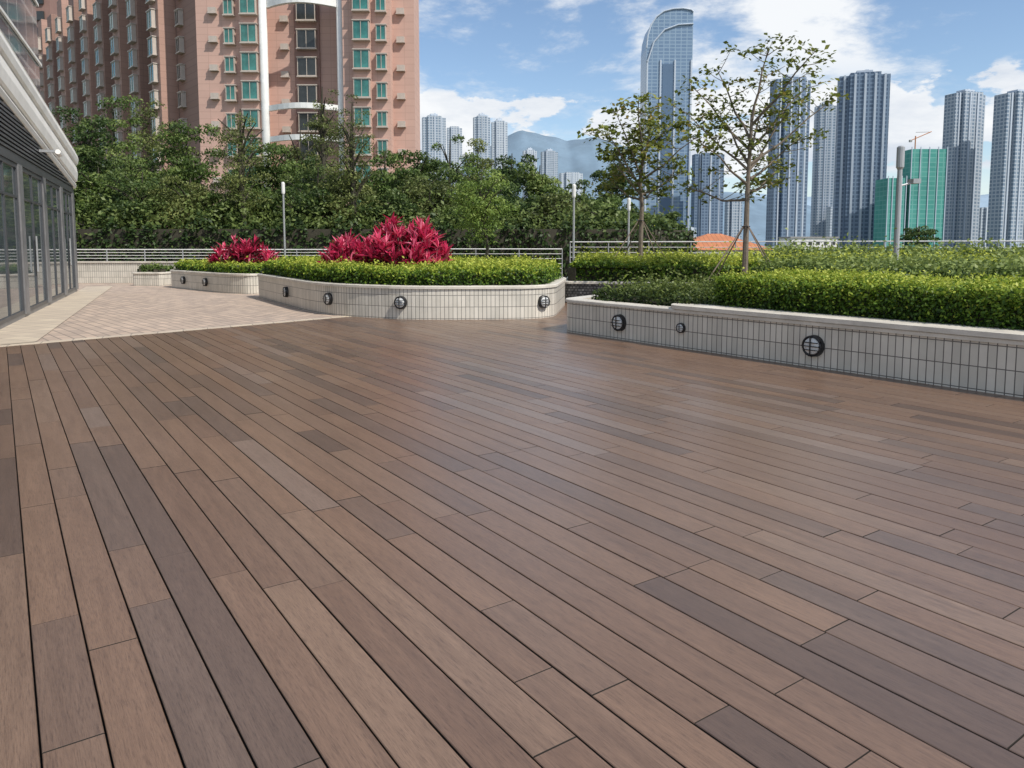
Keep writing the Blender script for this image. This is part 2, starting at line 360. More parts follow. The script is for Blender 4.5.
t=MB().prism(offset(rp,-.05),.5705,.625).build('coping_slab',M['cap']); tag(t,'long beige stone slab raised on top of the right planter wall','slab')
# ---------------------------------------------------------------- hedges
def hedge(label,poly,z0,zt,dens,leaf,mat,amp=.06,cat='hedge',name='hedge',goldtop=.35,wild=.03,stuff=False):
    poly=[Vector(p[:2]) for p in poly]; c=sum(poly,Vector((0,0)))/len(poly)
    t=thing(name,label,cat,(c.x,c.y,z0))
    if stuff: t['kind']='stuff'
    xs=[p.x for p in poly]; ys=[p.y for p in poly]
    A=(max(xs)-min(xs))*(max(ys)-min(ys)); n=int(A*dens)
    x=RNG.uniform(min(xs),max(xs),n); y=RNG.uniform(min(ys),max(ys),n); k=inpoly(x,y,poly); x=x[k]; y=y[k]
    top=zt+bump2(x,y,amp)
    z=top-RNG.exponential(.045,len(x))+RNG.exponential(wild,len(x))
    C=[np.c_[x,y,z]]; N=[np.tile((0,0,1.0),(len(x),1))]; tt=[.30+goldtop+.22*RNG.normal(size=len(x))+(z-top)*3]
    for i in range(len(poly)):
        a_=poly[i]; b2=poly[(i+1)%len(poly)]; L=(b2-a_).length
        if L<1e-4: continue
        e=(b2-a_)/L; no=Vector((e.y,-e.x)); m_=int(L*(zt-z0)*dens*1.3)
        u=RNG.uniform(0,L,m_); xx=a_.x+e.x*u; yy=a_.y+e.y*u; h_=zt+bump2(xx,yy,amp); zz=RNG.uniform(0,1,m_)**.8*(h_-z0)+z0
        of=RNG.normal(.02,.05,m_)+bump2(xx*1.7,zz*4,.04)
        C.append(np.c_[xx+no.x*of,yy+no.y*of,zz]); N.append(np.tile((no.x*.7,no.y*.7,.6),(m_,1)))
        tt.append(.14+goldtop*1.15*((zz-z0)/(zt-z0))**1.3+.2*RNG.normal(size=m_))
    C=np.vstack(C);N=np.vstack(N);tt=np.concatenate(tt)
    tt=tt+bump2(C[:,0]*2.1,C[:,1]*2.3,.10)
    L=leaf*RNG.uniform(.7,1.35,len(C))
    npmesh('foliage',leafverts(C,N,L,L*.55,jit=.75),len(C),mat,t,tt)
    MB().prism(offset(poly,.07),z0-.02,zt-.11).build('woody_core',M['barkdark'],t)
    return t
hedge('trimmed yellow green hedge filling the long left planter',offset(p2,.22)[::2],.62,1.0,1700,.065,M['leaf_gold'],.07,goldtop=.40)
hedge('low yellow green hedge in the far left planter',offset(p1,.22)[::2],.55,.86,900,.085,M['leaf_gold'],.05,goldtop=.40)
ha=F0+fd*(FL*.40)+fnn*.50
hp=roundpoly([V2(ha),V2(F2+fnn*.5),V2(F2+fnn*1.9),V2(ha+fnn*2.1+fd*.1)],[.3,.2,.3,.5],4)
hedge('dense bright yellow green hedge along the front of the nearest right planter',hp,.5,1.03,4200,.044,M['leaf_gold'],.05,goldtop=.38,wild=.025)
hp2=roundpoly([V2(ha+fnn*2.35+fd*.2),V2(F2+fnn*2.15),V2(F2+fnn*3.9),(10.8,11.0),(6.0,15.2),(4.7,14.7)],[.3,.2,.3,.5,.4,.4],4)
hedge('mixed darker shrubs behind the bright hedge of the nearest right planter',hp2,.5,1.05,1500,.075,M['leaf_mid'],.11,cat='shrubs',name='low_shrubs',goldtop=.24,wild=.07)
lp=roundpoly([V2(F0+fd*.45+fnn*.35),V2(F0+fd*(FL*.385)+fnn*.36),(4.3,14.5),(5.2,15.5),(2.8,14.7)],[.2,.2,.2,.2,.2],4)
hedge('loose dark green ground plants at the pointed end of the right planter',lp,.46,.70,1500,.06,M['leaf_low'],.09,cat='ground plants',name='low_shrubs',goldtop=.18,wild=.06)
hedge('yellow green hedge in the mosaic walled planter',offset(p3,.25)[::2],.5,1.02,800,.085,M['leaf_gold'],.10,goldtop=.32,wild=.07)
hedge('dark low shrubs lining the back of the terrace',roundpoly([(7,22.2),(15.5,18.2),(17.5,20.5),(9,24.6)],.3,3),0,1.22,420,.11,M['leaf_mid'],.14,name='low_shrubs',cat='shrubs',goldtop=.25,wild=.08)
hedge('clipped green shrub strip beyond the far planters near the white wall',roundpoly([(-9.2,27.6),(0.5,26.2),(.8,28.2),(-9.0,29.0)],.3,3),0,.95,420,.11,M['leaf_gold'],.08,name='low_shrubs',cat='shrubs',goldtop=.25)
hedge('tiny tuft of leaves in the small square planter',offset(p0,.28)[::2],.4,.72,700,.09,M['leaf_mid'],.05,name='low_shrubs',cat='shrubs',goldtop=.3)
hedge('dense dark undergrowth beneath the tree belt beyond the railing',roundpoly([(-34,32.5),(5,32.5),(9,36),(-36,36)],.5,3),-6,2.3,60,.20,M['leaf_dark'],.6,name='undergrowth',cat='undergrowth',goldtop=.2,wild=.4,stuff=True)
# ---------------------------------------------------------------- crimson shrubs
def cordyline(label,c,w,dep,h,nst):
    t=thing('crimson_shrub',label,'shrub',c,group='crimson shrubs in the left planters')
    C=[];D=[];N=[];L=[];T=[]; st=MB()
    for i in range(nst):
        a_=random.uniform(0,6.28); r=math.sqrt(random.random()); x=math.cos(a_)*r*w/2; y=math.sin(a_)*r*dep/2
        hh=h*math.sqrt(max(.12,1-.66*r*r))*random.uniform(.60,1.0)
        b0=Vector((c[0]+x*.7,c[1]+y*.7,c[2])); tp=Vector((c[0]+x,c[1]+y,c[2]+max(.2,hh-.26)))
        st.tube([b0,(b0+tp)/2+Vector((.02,0,0)),tp],[.018,.014,.01],5)
        base=random.uniform(.35,.95)
        for lev in range(3):
            cc=tp-Vector((0,0,.16*lev))
            for j in range(10 if lev==0 else 7):
                az=random.uniform(0,6.28); el=random.uniform(.3,1.4)-lev*.42; l=random.uniform(.24,.42)
                d_=Vector((math.cos(az)*math.cos(el),math.sin(az)*math.cos(el),math.sin(el)))
                C.append(cc+d_*l*.5); D.append(d_); N.append(Vector((-math.cos(az)*math.sin(el),-math.sin(az)*math.sin(el),math.cos(el)))); L.append(l)
                T.append(base+random.gauss(0,.2)-lev*.28)
    C=np.array(C);D=np.array(D);N=np.array(N);L=np.array(L)
    npmesh('foliage',leafverts(C,N,L,.072,D,.2),len(C),M['leaf_red'],t,np.array(T))
    st.build('stems',M['bark'],t)
def gy(px,Y,z): p=P(px,245,Y); return (p.x,Y,z)
cordyline('rounded crimson shrub at the left of the pair in the long planter',gy(352,18.6,.6),1.35,1.3,1.32,46)
cordyline('largest and tallest crimson shrub in the long planter',gy(405,17.6,.6),2.0,1.6,1.66,82)
cordyline('small crimson shrub in the far left planter',gy(243,25,.5),2.15,1.2,1.34,54)
# ---------------------------------------------------------------- bulkhead lights
def make_light():
    t=thing('wall_light','','wall light'); seg=24
    def disc(mb,r,y0,y1,r2=None):
        r2=r2 or r; n=len(mb.v)
        for k in range(seg): a_=2*math.pi*k/seg; mb.v.append((math.cos(a_)*r,y0,math.sin(a_)*r))
        for k in range(seg): a_=2*math.pi*k/seg; mb.v.append((math.cos(a_)*r2,y1,math.sin(a_)*r2))
        for k in range(seg): j=(k+1)%seg; mb.f.append((n+k,n+j,n+seg+j,n+seg+k))
        mb.f.append(tuple(n+seg+k for k in range(seg)))
    mb=MB(); disc(mb,.135,.02,-.03,.13); mb.build('housing',M['black'],t)
    mb=MB(); disc(mb,.108,-.031,-.055,.098); disc(mb,.098,-.055,-.070,.06); mb.build('lens',M['lens'],t)
    mb=MB(); mb.tube([(math.cos(2*math.pi*k/seg)*.119,-.045,math.sin(2*math.pi*k/seg)*.119) for k in range(seg+1)],.013,6)
    mb.box(-.006,.006,-.086,-.073,-.11,.11)
    for zz_ in (-.045,.0,.045):
        hw=math.sqrt(.11**2-zz_**2); mb.box(-hw,hw,-.085,-.074,zz_-.005,zz_+.005)
    for sx in (-1,1): mb.box(sx*.11-.006,sx*.11+.006,-.084,-.036,-.006,.006)
    for sz in (-1,1): mb.box(-.006,.006,-.084,-.036,sz*.11-.006,sz*.11+.006)
    mb.build('guard',M['black'],t); return t
proto=make_light(); first=True
def wall_light(px,poly,zt,label,sc=1.0,group='round bulkhead lights on the planter walls'):
    global first
    X=(px-512)/F; best=None; k=len(poly)
    for i in range(k):
        a_=Vector(poly[i]); b2=Vector(poly[(i+1)%k]); e=b2-a_
        if e.length<1e-4: continue
        den=e.x-X*e.y
        if abs(den)<1e-6: continue
        s_=(X*a_.y-a_.x)/den
        if -0.001<=s_<=1.001:
            p=a_+e*s_
            if best is None or p.y<best[0].y: best=(p,e.normalized())
    p,e=best; no=Vector((e.y,-e.x)); o=proto if first else copy_tree(proto); first=False
    o.location=(p.x+no.x*.021,p.y+no.y*.021,zt); o.rotation_euler=(0,0,math.atan2(no.x,-no.y)); o.scale=(sc,)*3
    tag(o,label,'wall light',group)
wall_light(817,p4,.27,'largest round black wall light, nearest on the right planter')
wall_light(621,p4,.27,'round black wall light near the left tip of the right planter')
wall_light(683,p4,.30,'smallest round fitting between two wall lights on the right planter',.55)
wall_light(543,p2,.34,'round black wall light at the right end of the long planter')
wall_light(401,p2,.34,'round black wall light at the middle of the long planter')
wall_light(329,p2,.34,'round black wall light left of the middle on the long planter')
wall_light(287,p2,.34,'round black wall light at the left end of the long planter')
wall_light(206,p1,.3,'right one of two small wall lights on the far left planter')
wall_light(184,p1,.3,'left one of two small wall lights on the far left planter')
# ---------------------------------------------------------------- railings and far wall
t=thing('boundary_wall','low white tiled parapet wall at the far left edge','wall',(-14,29.6,0))
bw=MB().box(-22,-6.8,29.4,29.62,-.03,.80).build('wall',M['tile'],t); MB().box(-22,-6.75,29.36,29.66,.80,.86).build('coping',M['cap'],t)
w_=bw.data; l_=w_.uv_layers.new(name='UVMap')
for i,lp_ in enumerate(w_.loops):
    co=w_.vertices[lp_.vertex_index].co; l_.data[i].uv=(co.x,co.z)
def railing(label,A,B,z0,zt,nr,sp=1.5,rr=.013):
    A=Vector(A);B=Vector(B); t=thing('railing',label,'railing',(A.x,A.y,z0)); L=(B-A).length; n=max(2,int(L/sp)); e=(B-A)/L
    for i in range(n+1):
        p=A+e*L*i/n; MB().tube([(p.x,p.y,z0),(p.x,p.y,zt)],.022,6).build('post',M['metal'],t)
    for k in range(nr):
        z=z0+(zt-z0)*(k+1)/nr
        MB().tube([(A.x,A.y,z),(B.x,B.y,z)],.024 if k==nr-1 else rr,6).build('handrail' if k==nr-1 else 'rail',M['white'],t)
railing('white tubular railing on top of the far left wall',(-22,29.5),(-7,29.5),.86,1.32,4)
railing('middle stretch of white railing behind the crimson shrubs',(-6.6,29.6),(2.0,29.8),0,1.34,7)
railing('long white railing along the right edge before the skyline',(2.3,29.6),(18.0,21.9),0,1.62,8)
# ---------------------------------------------------------------- trees
def crown(C0,R,K,nl,cr):
    cx,cy,cz=C0; rx,ry,rz=R; cs=[]
    for i in range(K):
        v=RNG.normal(size=3); v/=np.linalg.norm(v); r=RNG.uniform(.30,1.0)
        cs.append((cx+v[0]*rx*r,cy+v[1]*ry*r,cz+v[2]*rz*r,RNG.uniform(*cr)*min(rx,rz),RNG.normal(0,.14)))
    w=np.array([c[3]**2 for c in cs]); w/=w.sum(); idx=RNG.choice(K,nl,p=w); cs=np.array(cs)
    v=nrm(RNG.normal(size=(nl,3))); v[:,2]=np.where(RNG.random(nl)<.6,np.abs(v[:,2]),v[:,2])
    rr=RNG.uniform(.35,1.0,nl)**.7*1.25
    C=cs[idx,:3]+v*(cs[idx,3]*rr)[:,None]*np.array([1.15,1.15,.8]); T=.45+cs[idx,4]+.15*RNG.normal(size=nl)+.12*v[:,2]+(rr-.9)*.25  # upward and outer leaves tinted lighter, crown shading put into the colour
    return C,v,T
def dense_tree(label,px,ytop,wpx,Y,kind='dark',ybot=255,nl=6500,leaf=.24,K=60,cr=(.12,.28),group='trees beyond the railing',name='leafy_tree'):
    top=P(px,ytop,Y); bot=P(px,ybot,Y); w=wpx/F*Y/2; cz=(top.z+bot.z)/2; rz=(top.z-bot.z)/2
    gz=-9 if Y>31 else 0
    t=thing(name,label,'tree',(top.x,Y,gz),group=group)
    C,N,T=crown((top.x,Y,cz),(w,w*.9,rz),K,nl,cr); T=T+RNG.uniform(-.12,.16)
    L=leaf*RNG.uniform(.6,1.3,len(C))
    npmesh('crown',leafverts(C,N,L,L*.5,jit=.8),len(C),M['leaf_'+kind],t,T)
    mb=MB(); r0=.03*(top.z-gz)*.28+.04
    mb.tube([(top.x,Y,gz-.3),(top.x+.2,Y,(gz+cz)/2),(top.x-.1,Y,cz),(top.x,Y,top.z-.15*rz)],[r0,r0*.8,r0*.55,r0*.15],7)
    for i in range(11):
        a_=random.uniform(0,6.28); zz=cz+rz*random.uniform(-.7,.5); mb.tube([(top.x,Y,zz-.4),(top.x+math.cos(a_)*w*.4,Y+math.sin(a_)*w*.4,zz+.3*rz*.5),(top.x+math.cos(a_)*w*.75,Y+math.sin(a_)*w*.7,zz+.3*rz)],[r0*.35,r0*.22,.02],5)
    mb.build('trunk',M['barkdark'],t); return t
TR=[
(78,98,78,42,'dark'),(112,90,84,47,'mid'),(150,98,82,50,'olive'),(186,122,74,44,'mid'),(98,160,90,37,'mid'),(142,165,90,36,'dark'),(62,155,66,36,'dark'),
(190,172,80,36,'olive'),(268,134,82,44,'mid'),(300,120,72,48,'olive'),(318,160,78,38,'dark'),(262,184,70,37,'mid'),(385,142,74,42,'mid'),(345,170,72,37,'olive'),(300,186,70,36,'dark'),
(418,144,66,48,'dark'),(450,130,62,54,'mid'),(430,180,76,38,'olive'),(478,140,54,56,'olive'),(512,145,70,46,'dark'),(540,158,62,44,'mid'),(505,182,78,38,'dark'),(556,190,66,38,'olive'),
(585,178,66,44,'dark'),(614,160,52,50,'dark'),(610,198,66,39,'mid'),(655,206,58,42,'dark'),(225,192,72,36,'mid'),(385,190,66,36,'dark'),(466,198,60,36,'mid')]
adj=['broad','round topped','spreading','bushy','ragged','thick']
ordn=['first','second','third','fourth','fifth','sixth','seventh','eighth','ninth','tenth','eleventh','twelfth','thirteenth','fourteenth','fifteenth','sixteenth','seventeenth']
rown=lambda Y:'front row' if Y<40 else 'back row' if Y>45 else 'middle row'
for i,(px,yt,wp,Y,k) in enumerate(TR):
    same=sorted([q for q in TR if rown(q[3])==rown(Y)],key=lambda q:q[0]); o_=same.index(TR[i])
    lb_=f"{ {'dark':'dark green','mid':'mid green','olive':'olive green'}[k]} {adj[i%6]} tree, {ordn[o_]} from left, {rown(Y)} of the tree belt"
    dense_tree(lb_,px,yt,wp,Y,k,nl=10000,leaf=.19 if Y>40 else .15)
def wispy(label,px,ytop,wpx,Y,kind,ybot,nl,leaf):
    return dense_tree(label,px,ytop,wpx,Y,kind,ybot,nl,leaf,K=46,cr=(.16,.34),group=None)
wispy('slender feathery tree with thin pale trunk before the pink tower',240,100,56,35,'olive',220,5000,.11)
wispy('tall feathery tree rising highest against the pink tower',352,92,50,36,'olive',220,4600,.11)
wispy('thin feathery treetop just left of the tallest feathery tree',322,80,38,44,'olive',170,2800,.12)
wispy('small light green tree behind the long planter hedge',482,162,64,27,'light',246,6500,.10)
wispy('small round tree standing beyond the railing under the skyline',920,224,36,60,'dark',248,2000,.2)
def limb_tree(label,base,trunk,limbs,Y,kind,nleaf,leafs,seed,cr=.33):
    random.seed(seed); b0=P(*base,Y); t=thing('young_tree',label,'tree',(b0.x,Y,.45))
    mb=MB(); pts=[Vector((b0.x,Y,.45))]+[P(*q,Y) for q in trunk]
    n=len(pts); mb.tube(pts,[.075-.04*i/(n-1) for i in range(n)],8)
    C=[];N=[];T=[]
    def cluster(p,r,n_):
        tb=random.gauss(.5,.14)
        for _ in range(n_):
            v=Vector((random.gauss(0,1),random.gauss(0,1),random.gauss(0,.38))).normalized()*r*random.random()**.5
            C.append(p+v); N.append((v.x,v.y,1.2)); T.append(tb+random.gauss(0,.17))
    for (sx,sy,ex,ey) in limbs:
        dy=random.uniform(-1.3,1.3); s0=P(sx,sy,Y); e0=P(ex,ey,Y)+Vector((0,dy,0))
        m_=(s0+e0)/2+Vector(((s0.x-e0.x)*.12,0,-.10*(e0-s0).length)); q1=s0.lerp(m_,.5)+Vector((random.uniform(-.05,.05),0,0))
        path=[s0,q1,m_,m_.lerp(e0,.5)+Vector((random.uniform(-.06,.06),random.uniform(-.06,.06),.04)),e0]
        mb.tube(path,[.036,.030,.024,.017,.008],6)
        for j in range(9):
            f_=random.uniform(.35,1); k=f_*4; i0=min(3,int(k)); p=path[i0].lerp(path[i0+1],k-i0)
            d_=Vector((random.gauss(0,1),random.gauss(0,1),random.uniform(.0,.9))).normalized(); l=random.uniform(.25,.7)
            q=p+d_*l; mb.tube([p,p+d_*l*.5+Vector((0,0,-.02)),q],[.010,.008,.005],4)
            cluster(q,random.uniform(.18,cr),int(nleaf*random.uniform(.5,1.3)))
        cluster(e0,cr*.9,nleaf)
    mb.build('trunk',M['bark'],t)
    C=np.array([tuple(c) for c in C]); L=leafs*RNG.uniform(.6,1.3,len(C))
    npmesh('crown',leafverts(C,np.array(N),L,L*.6,jit=.6),len(C),M['leaf_'+kind],t,np.array(T)); return b0
YA,YB=21.0,17.5
bA=limb_tree('left young sparse tree with fuller crown behind the middle planter',(640,262),[(641,230),(642,205),(640,180),(645,150)],
 [(641,195,606,160),(641,190,602,138),(642,180,612,118),(642,165,632,106),(644,160,658,112),(645,150,682,116),(642,180,692,140),(641,195,684,172),(641,200,664,184),(641,185,622,150),(645,160,652,135),(641,200,618,180)],YA,'young',27,.15,3,.40)
bB=limb_tree('tall sparse tree with wide airy crown left of the skyline towers',(745,262),[(746,235),(747,205),(748,180),(750,150),(752,115)],
 [(748,185,702,146),(748,170,692,108),(750,150,706,78),(750,140,730,58),(752,120,766,52),(752,125,798,62),(750,150,824,78),(749,165,840,96),(748,180,818,130),(748,195,800,162),(748,200,700,185),(750,150,778,98),(749,165,726,112),(748,190,776,184),(749,170,795,110)],YB,'young',22,.13,11,.38)
def stakes(label,c,r,h,n):
    t=thing('support_frame',label,'tree support',(c.x,c.y,.45))
    for i in range(n):
        a_=i*2*math.pi/n+.4; p=Vector((c.x+math.cos(a_)*r,c.y+math.sin(a_)*r,.45)); q=Vector((c.x+math.cos(a_)*.06,c.y+math.sin(a_)*.06,h))
        MB().tube([p,q+(q-p)*.08],.015,7).build('stake',M['wood'],t)
    MB().tube([(c.x+.09*math.cos(k*.7),c.y+.09*math.sin(k*.7),h-.02) for k in range(10)],.012,5).build('tie',M['black'],t)
stakes('thin wooden stakes propping the left young tree',Vector((bA.x,YA,0)),1.35,2.2,4)
stakes('thin wooden stakes propping the tall airy tree',Vector((bB.x,YB,0)),1.25,1.95,4)
# ---------------------------------------------------------------- lamp posts
def lamp(label,px,ytop,Y,z0=.0,kind=0,rp_=.034):
    p=P(px,ytop,Y); t=thing('lamp_post',label,'lamp post',(p.x,Y,z0)); zt=p.z
    MB().tube([(p.x,Y,z0),(p.x,Y,z0+.25)],.07,10).build('base',M['metal'],t)
    MB().tube([(p.x,Y,z0+.2),(p.x,Y,zt-.45)],[rp_*1.15,rp_],10).build('pole',M['metal'],t)
    if kind==0:
        MB().tube([(p.x,Y,zt-.45),(p.x,Y,zt-.4),(p.x,Y,zt-.05),(p.x,Y,zt)],[.05,.065,.065,.04],12).build('lamp_head',M['white'],t)
    else:
        MB().tube([(p.x,Y,zt-.5),(p.x,Y,zt-.45),(p.x,Y,zt-.03),(p.x,Y,zt)],[.05,.08,.08,.05],12).build('lamp_head',M['metal'],t)
        MB().tube([(p.x,Y,zt-.85),(p.x+.3,Y,zt-.77)],.022,6).build('bracket',M['metal'],t)
        MB().box(p.x+.24,p.x+.40,Y-.12,Y+.12,zt-.80,zt-.70).build('floodlight',M['metal'],t)
    return t
lamp('tall grey lamp post with side bracket at right before the far towers',901,146,16.2,.4,1,.05)
lamp('slim grey lamp post right of the tree belt',574,184,25)
lamp('thin lamp post at left between two crimson shrub beds',283,182,28.2)
lamp('slender pole lamp beside the left young tree',629,198,26.5)
# ---------------------------------------------------------------- shop building at left
t=thing('shop_building','low glass fronted building with curved cream fascia bands at left edge','building',FA,frz)
def lb(mb,name,mat,smooth=False): return mb.build(name,mat,t,smooth,local=True)
L0,L1=-4.0,12.2
lb(MB().box(L0,L1,.30,9,-.03,4.25),'wall',M['stone'])
lb(MB().box(L0,L1,.0,.29,-.03,.08),'plinth',M['stone'])
lb(MB().box(L0,L1+.02,-.03,.29,3.15,3.33),'transom',M['frame'])
bay=3.24; nb_=5
for i in range(nb_+1):
    x=L0+i*bay
    if i==nb_: x=L1-.45
    lb(MB().box(x,x+.45,-.04,.29,.081,3.149),'column',M['stone'])
for i in range(nb_):
    x0=L0+.46+i*bay; x1=L0+(i+1)*bay-.01 if i<nb_-1 else L1-.46
    fr=MB(); fr.box(x0,x0+.06,-.01,.10,.085,3.14); fr.box(x1-.06,x1,-.01,.10,.085,3.14); fr.box(x0+.06,x1-.06,-.01,.10,3.06,3.14); fr.box(x0+.06,x1-.06,-.01,.10,.085,.16)
    xm=(x0+x1)/2; fr.box(xm-.03,xm+.03,-.005,.10,.16,3.06); fr.box(x0+.06,xm-.03,.0,.10,2.45,2.50); fr.box(xm+.03,x1-.06,.0,.10,2.45,2.50)
    f_=fr.build('window',M['frame'],t,local=True)
    MB().quad((x0+.04,.02,.12),(x1-.04,.02,.12),(x1-.04,.02,3.1),(x0+.04,.02,3.1)).build('pane',M['glassdark'],f_,local=True)
    if i%2==0: MB().box(xm-.12,xm-.09,-.06,-.03,.9,1.7).build('door_handle',M['metal'],f_,local=True)
lv=MB()
for k in range(12): lv.box(L0,L1+.05,-.05,.2,3.35+k*.085,3.35+k*.085+.045)
lb(lv,'louvre',M['frame'])
shz=lambda x,z: z-.080*x
def band(y0,z0,z1,nm_,mat,r=.04):
    pr=[(y0+.5,z0),(y0+r,z0),(y0,z0+r),(y0-.03,(z0+z1)/2),(y0,z1-r),(y0+r,z1),(y0+.5,z1)]
    mb=MB(); n=len(pr); mb.v=[(L0,a_,shz(L0,b2)) for a_,b2 in pr]+[(L1+.2,a_,shz(L1,b2)) for a_,b2 in pr]
    for i in range(n): j=(i+1)%n; mb.f.append((i,n+i,n+j,j))
    mb.f.append(tuple(range(n))); mb.f.append(tuple(range(n,2*n))[::-1]); lb(mb,nm_,mat)
band(-.08,4.30,4.48,'fascia',M['cream'],.02); band(-.13,4.50,5.02,'fascia',M['cream']); band(-.17,5.04,5.40,'fascia',M['cream']); band(-.10,5.42,5.52,'fascia',M['cream'],.02)
sf=MB(); zl,zh=4.28,5.46
sf.v=[(L0,.0,shz(L0,zl)),(L1,.0,shz(L1,zl)),(L1,1.2,shz(L1,zl)),(L0,1.2,shz(L0,zl)),(L0,.0,shz(L0,zh)),(L1,.0,shz(L1,zh)),(L1,1.2,shz(L1,zh)),(L0,1.2,shz(L0,zh))]
sf.f=[(3,2,1,0),(4,5,6,7),(0,1,5,4),(1,2,6,5),(2,3,7,6),(3,0,4,7)]; lb(sf,'roof_edge',M['cream'])
lb(MB().box(L0,8.8,.3,9,4.26,16),'upper_glazing',M['glassblue'])
for k in range(6): lb(MB().box(L0,8.85,.24,.29,6.4+k*1.6,6.47+k*1.6),'upper_band',M['cream'])
c_=thing('security_camera','small white camera under the cream fascia of the left building','security camera',FA+fu*5.2+fn*.12+Vector((0,0,3.72)),frz)
MB().box(-.04,.04,-.3,.06,-.03,.03).build('bracket',M['metal'],c_,local=True); MB().tube([(-.16,-.34,-.02),(.14,-.34,-.06)],.06,10).build('housing',M['white'],c_,local=True)
# ---------------------------------------------------------------- pink apartment towers
def winmesh(w_,h_,glass,nme='window'):
    fr=MB(); b=.07
    fr.box(-w_/2,-w_/2+b,-.5,0,0,h_); fr.box(w_/2-b,w_/2,-.5,0,0,h_); fr.box(-w_/2+b,w_/2-b,-.5,0,h_-b,h_); fr.box(-w_/2+b,w_/2-b,-.5,0,0,b); fr.box(-.03,.03,-.5,-.44,b,h_-b)
    fr.box(-w_/2-.08,w_/2+.08,-.56,0,-.12,-.003); fr.box(-w_/2-.08,w_/2+.08,-.56,0,h_+.003,h_+.10)
    o=fr.build(nme,M['winframe'],None); p=MB().quad((-w_/2+.05,-.45,.05),(w_/2-.05,-.45,.05),(w_/2-.05,-.45,h_-.05),(-w_/2+.05,-.45,h_-.05)).build('pane',M[glass],None)
    p.parent=o; return o
WM={'bay':winmesh(1.65,1.85,'teal'),'small':winmesh(1.0,1.5,'teal'),'dark':winmesh(2.0,1.9,'darkwin'),'side':winmesh(1.1,1.5,'darkwin','side_window')}
acm=MB(); acm.box(-.4,.4,-.45,-.003,0,.55); acm.box(-.46,.46,-.5,-.003,-.08,-.003)
AC=acm.build('air_conditioner',M['winframe'],None); acu=False
used={k:False for k in WM}
def put_window(kind,par,loc,rz):
    o=WM[kind]
    if used[kind]: o=copy_tree(o)
    used[kind]=True
    o.parent=par; o.location=Vector(loc)-par.location; o.rotation_euler=(0,0,rz)
def put_ac(par,loc):
    global acu
    o=AC
    if acu: o=copy_tree(AC)
    acu=True; o.parent=par; o.location=Vector(loc)-par.location
YP=80.; xP=lambda px,Y=YP:(px-512)/F*Y
z_rows=[5.0+2.9*i for i in range(11)]; ZT=38.5
t1=thing('apartment_tower','salmon pink apartment tower with teal bay windows and white vertical columns','building',(xP(270),YP,-9))
MB().box(xP(205),xP(268),YP,YP+22,-9,ZT).build('wall',M['pink'],t1)
MB().box(xP(268),xP(346),YP+2.2,YP+22,-9,ZT-.4).build('recessed_wall',M['pink'],t1)
MB().box(xP(295),xP(320),YP+1.9,YP+2.19,-9,ZT-.6).build('recess_shade',M['pinkdark'],t1)  # dark panel on the wall stands in for the shade of a recess
MB().box(xP(248),xP(267.5),YP-.35,YP-.004,-9,ZT+.4).build('bay_strip',M['pink'],t1)
for a_ in (271,346):
    MB().tube([(xP(a_),YP-.3,-9),(xP(a_),YP-.3,ZT+1)],.42,14).build('column',M['white'],t1,True)
def arch(z,yy=-.4,hh=.55):
    mb=MB(); n=12; x0,x1=xP(275),xP(346); pts=[]
    for i in range(n+1):
        u=i/n; pts.append((x0+(x1-x0)*u,YP+yy-1.8*math.sin(u*math.pi),z))
    for i in range(n):
        a_=pts[i];b2=pts[i+1]; k=len(mb.v)
        mb.v+=[(a_[0],a_[1],z),(b2[0],b2[1],z),(b2[0],b2[1],z+hh),(a_[0],a_[1],z+hh),(a_[0],a_[1]+.5,z),(b2[0],b2[1]+.5,z),(b2[0],b2[1]+.5,z+hh),(a_[0],a_[1]+.5,z+hh)]
        mb.f+=[(k,k+1,k+2,k+3),(k+4,k+7,k+6,k+5),(k+3,k+2,k+6,k+7),(k,k+4,k+5,k+1)]
    mb.build('beam',M['white'],t1)
arch(12.3); arch(15.5); arch(26.0,hh=.8); arch(37)
for z in z_rows:
    put_window('bay',t1,(xP(258),YP-.353,z),0); put_window('small',t1,(xP(238),YP-.003,z),0)
    put_window('dark',t1,(xP(308),YP+1.897,z),0); put_ac(t1,(xP(285),YP+2.197,z)); put_ac(t1,(xP(222),YP-.003,z+.2))
t2=thing('apartment_tower','pink apartment block with two teal window columns right of the recessed tower','building',(xP(385),YP,-9))
MB().box(xP(349.5),xP(395),YP-1.2,YP+12,-9,ZT+1).build('wall',M['pink'],t2)
MB().box(xP(395),xP(416),YP+.6,YP+5,-9,ZT).build('side_wall',M['pink'],t2)
MB().box(xP(360),xP(377),YP-1.55,YP-1.204,-9,ZT+1.4).build('bay_strip',M['pink'],t2)
for z in z_rows:
    put_window('bay',t2,(xP(368.5),YP-1.553,z),0); put_window('small',t2,(xP(387),YP-1.203,z),0); put_ac(t2,(xP(403),YP+.597,z+.3))
ca_=Vector((xP(205)-.02,YP+.2,0)); cb_=Vector((-80,132,0)); wu=(ca_-cb_).normalized(); wn=Vector((wu.y,-wu.x,0)); WL=(ca_-cb_).length; wrz=math.atan2(wu.y,wu.x)
t3=thing('apartment_wing','long shaded brown pink apartment wing with columns of small windows','building',(cb_.x,cb_.y,-9))
def TW(x,y,z): p=cb_+wu*x-wn*y; return (p.x,p.y,z)
MB().box(0,WL-.05,0,16,-9,ZT-.8,T=TW).build('wall',M['pinkshade'],t3)
nb=9; zz=[5.0+2.9*i for i in range(11)]
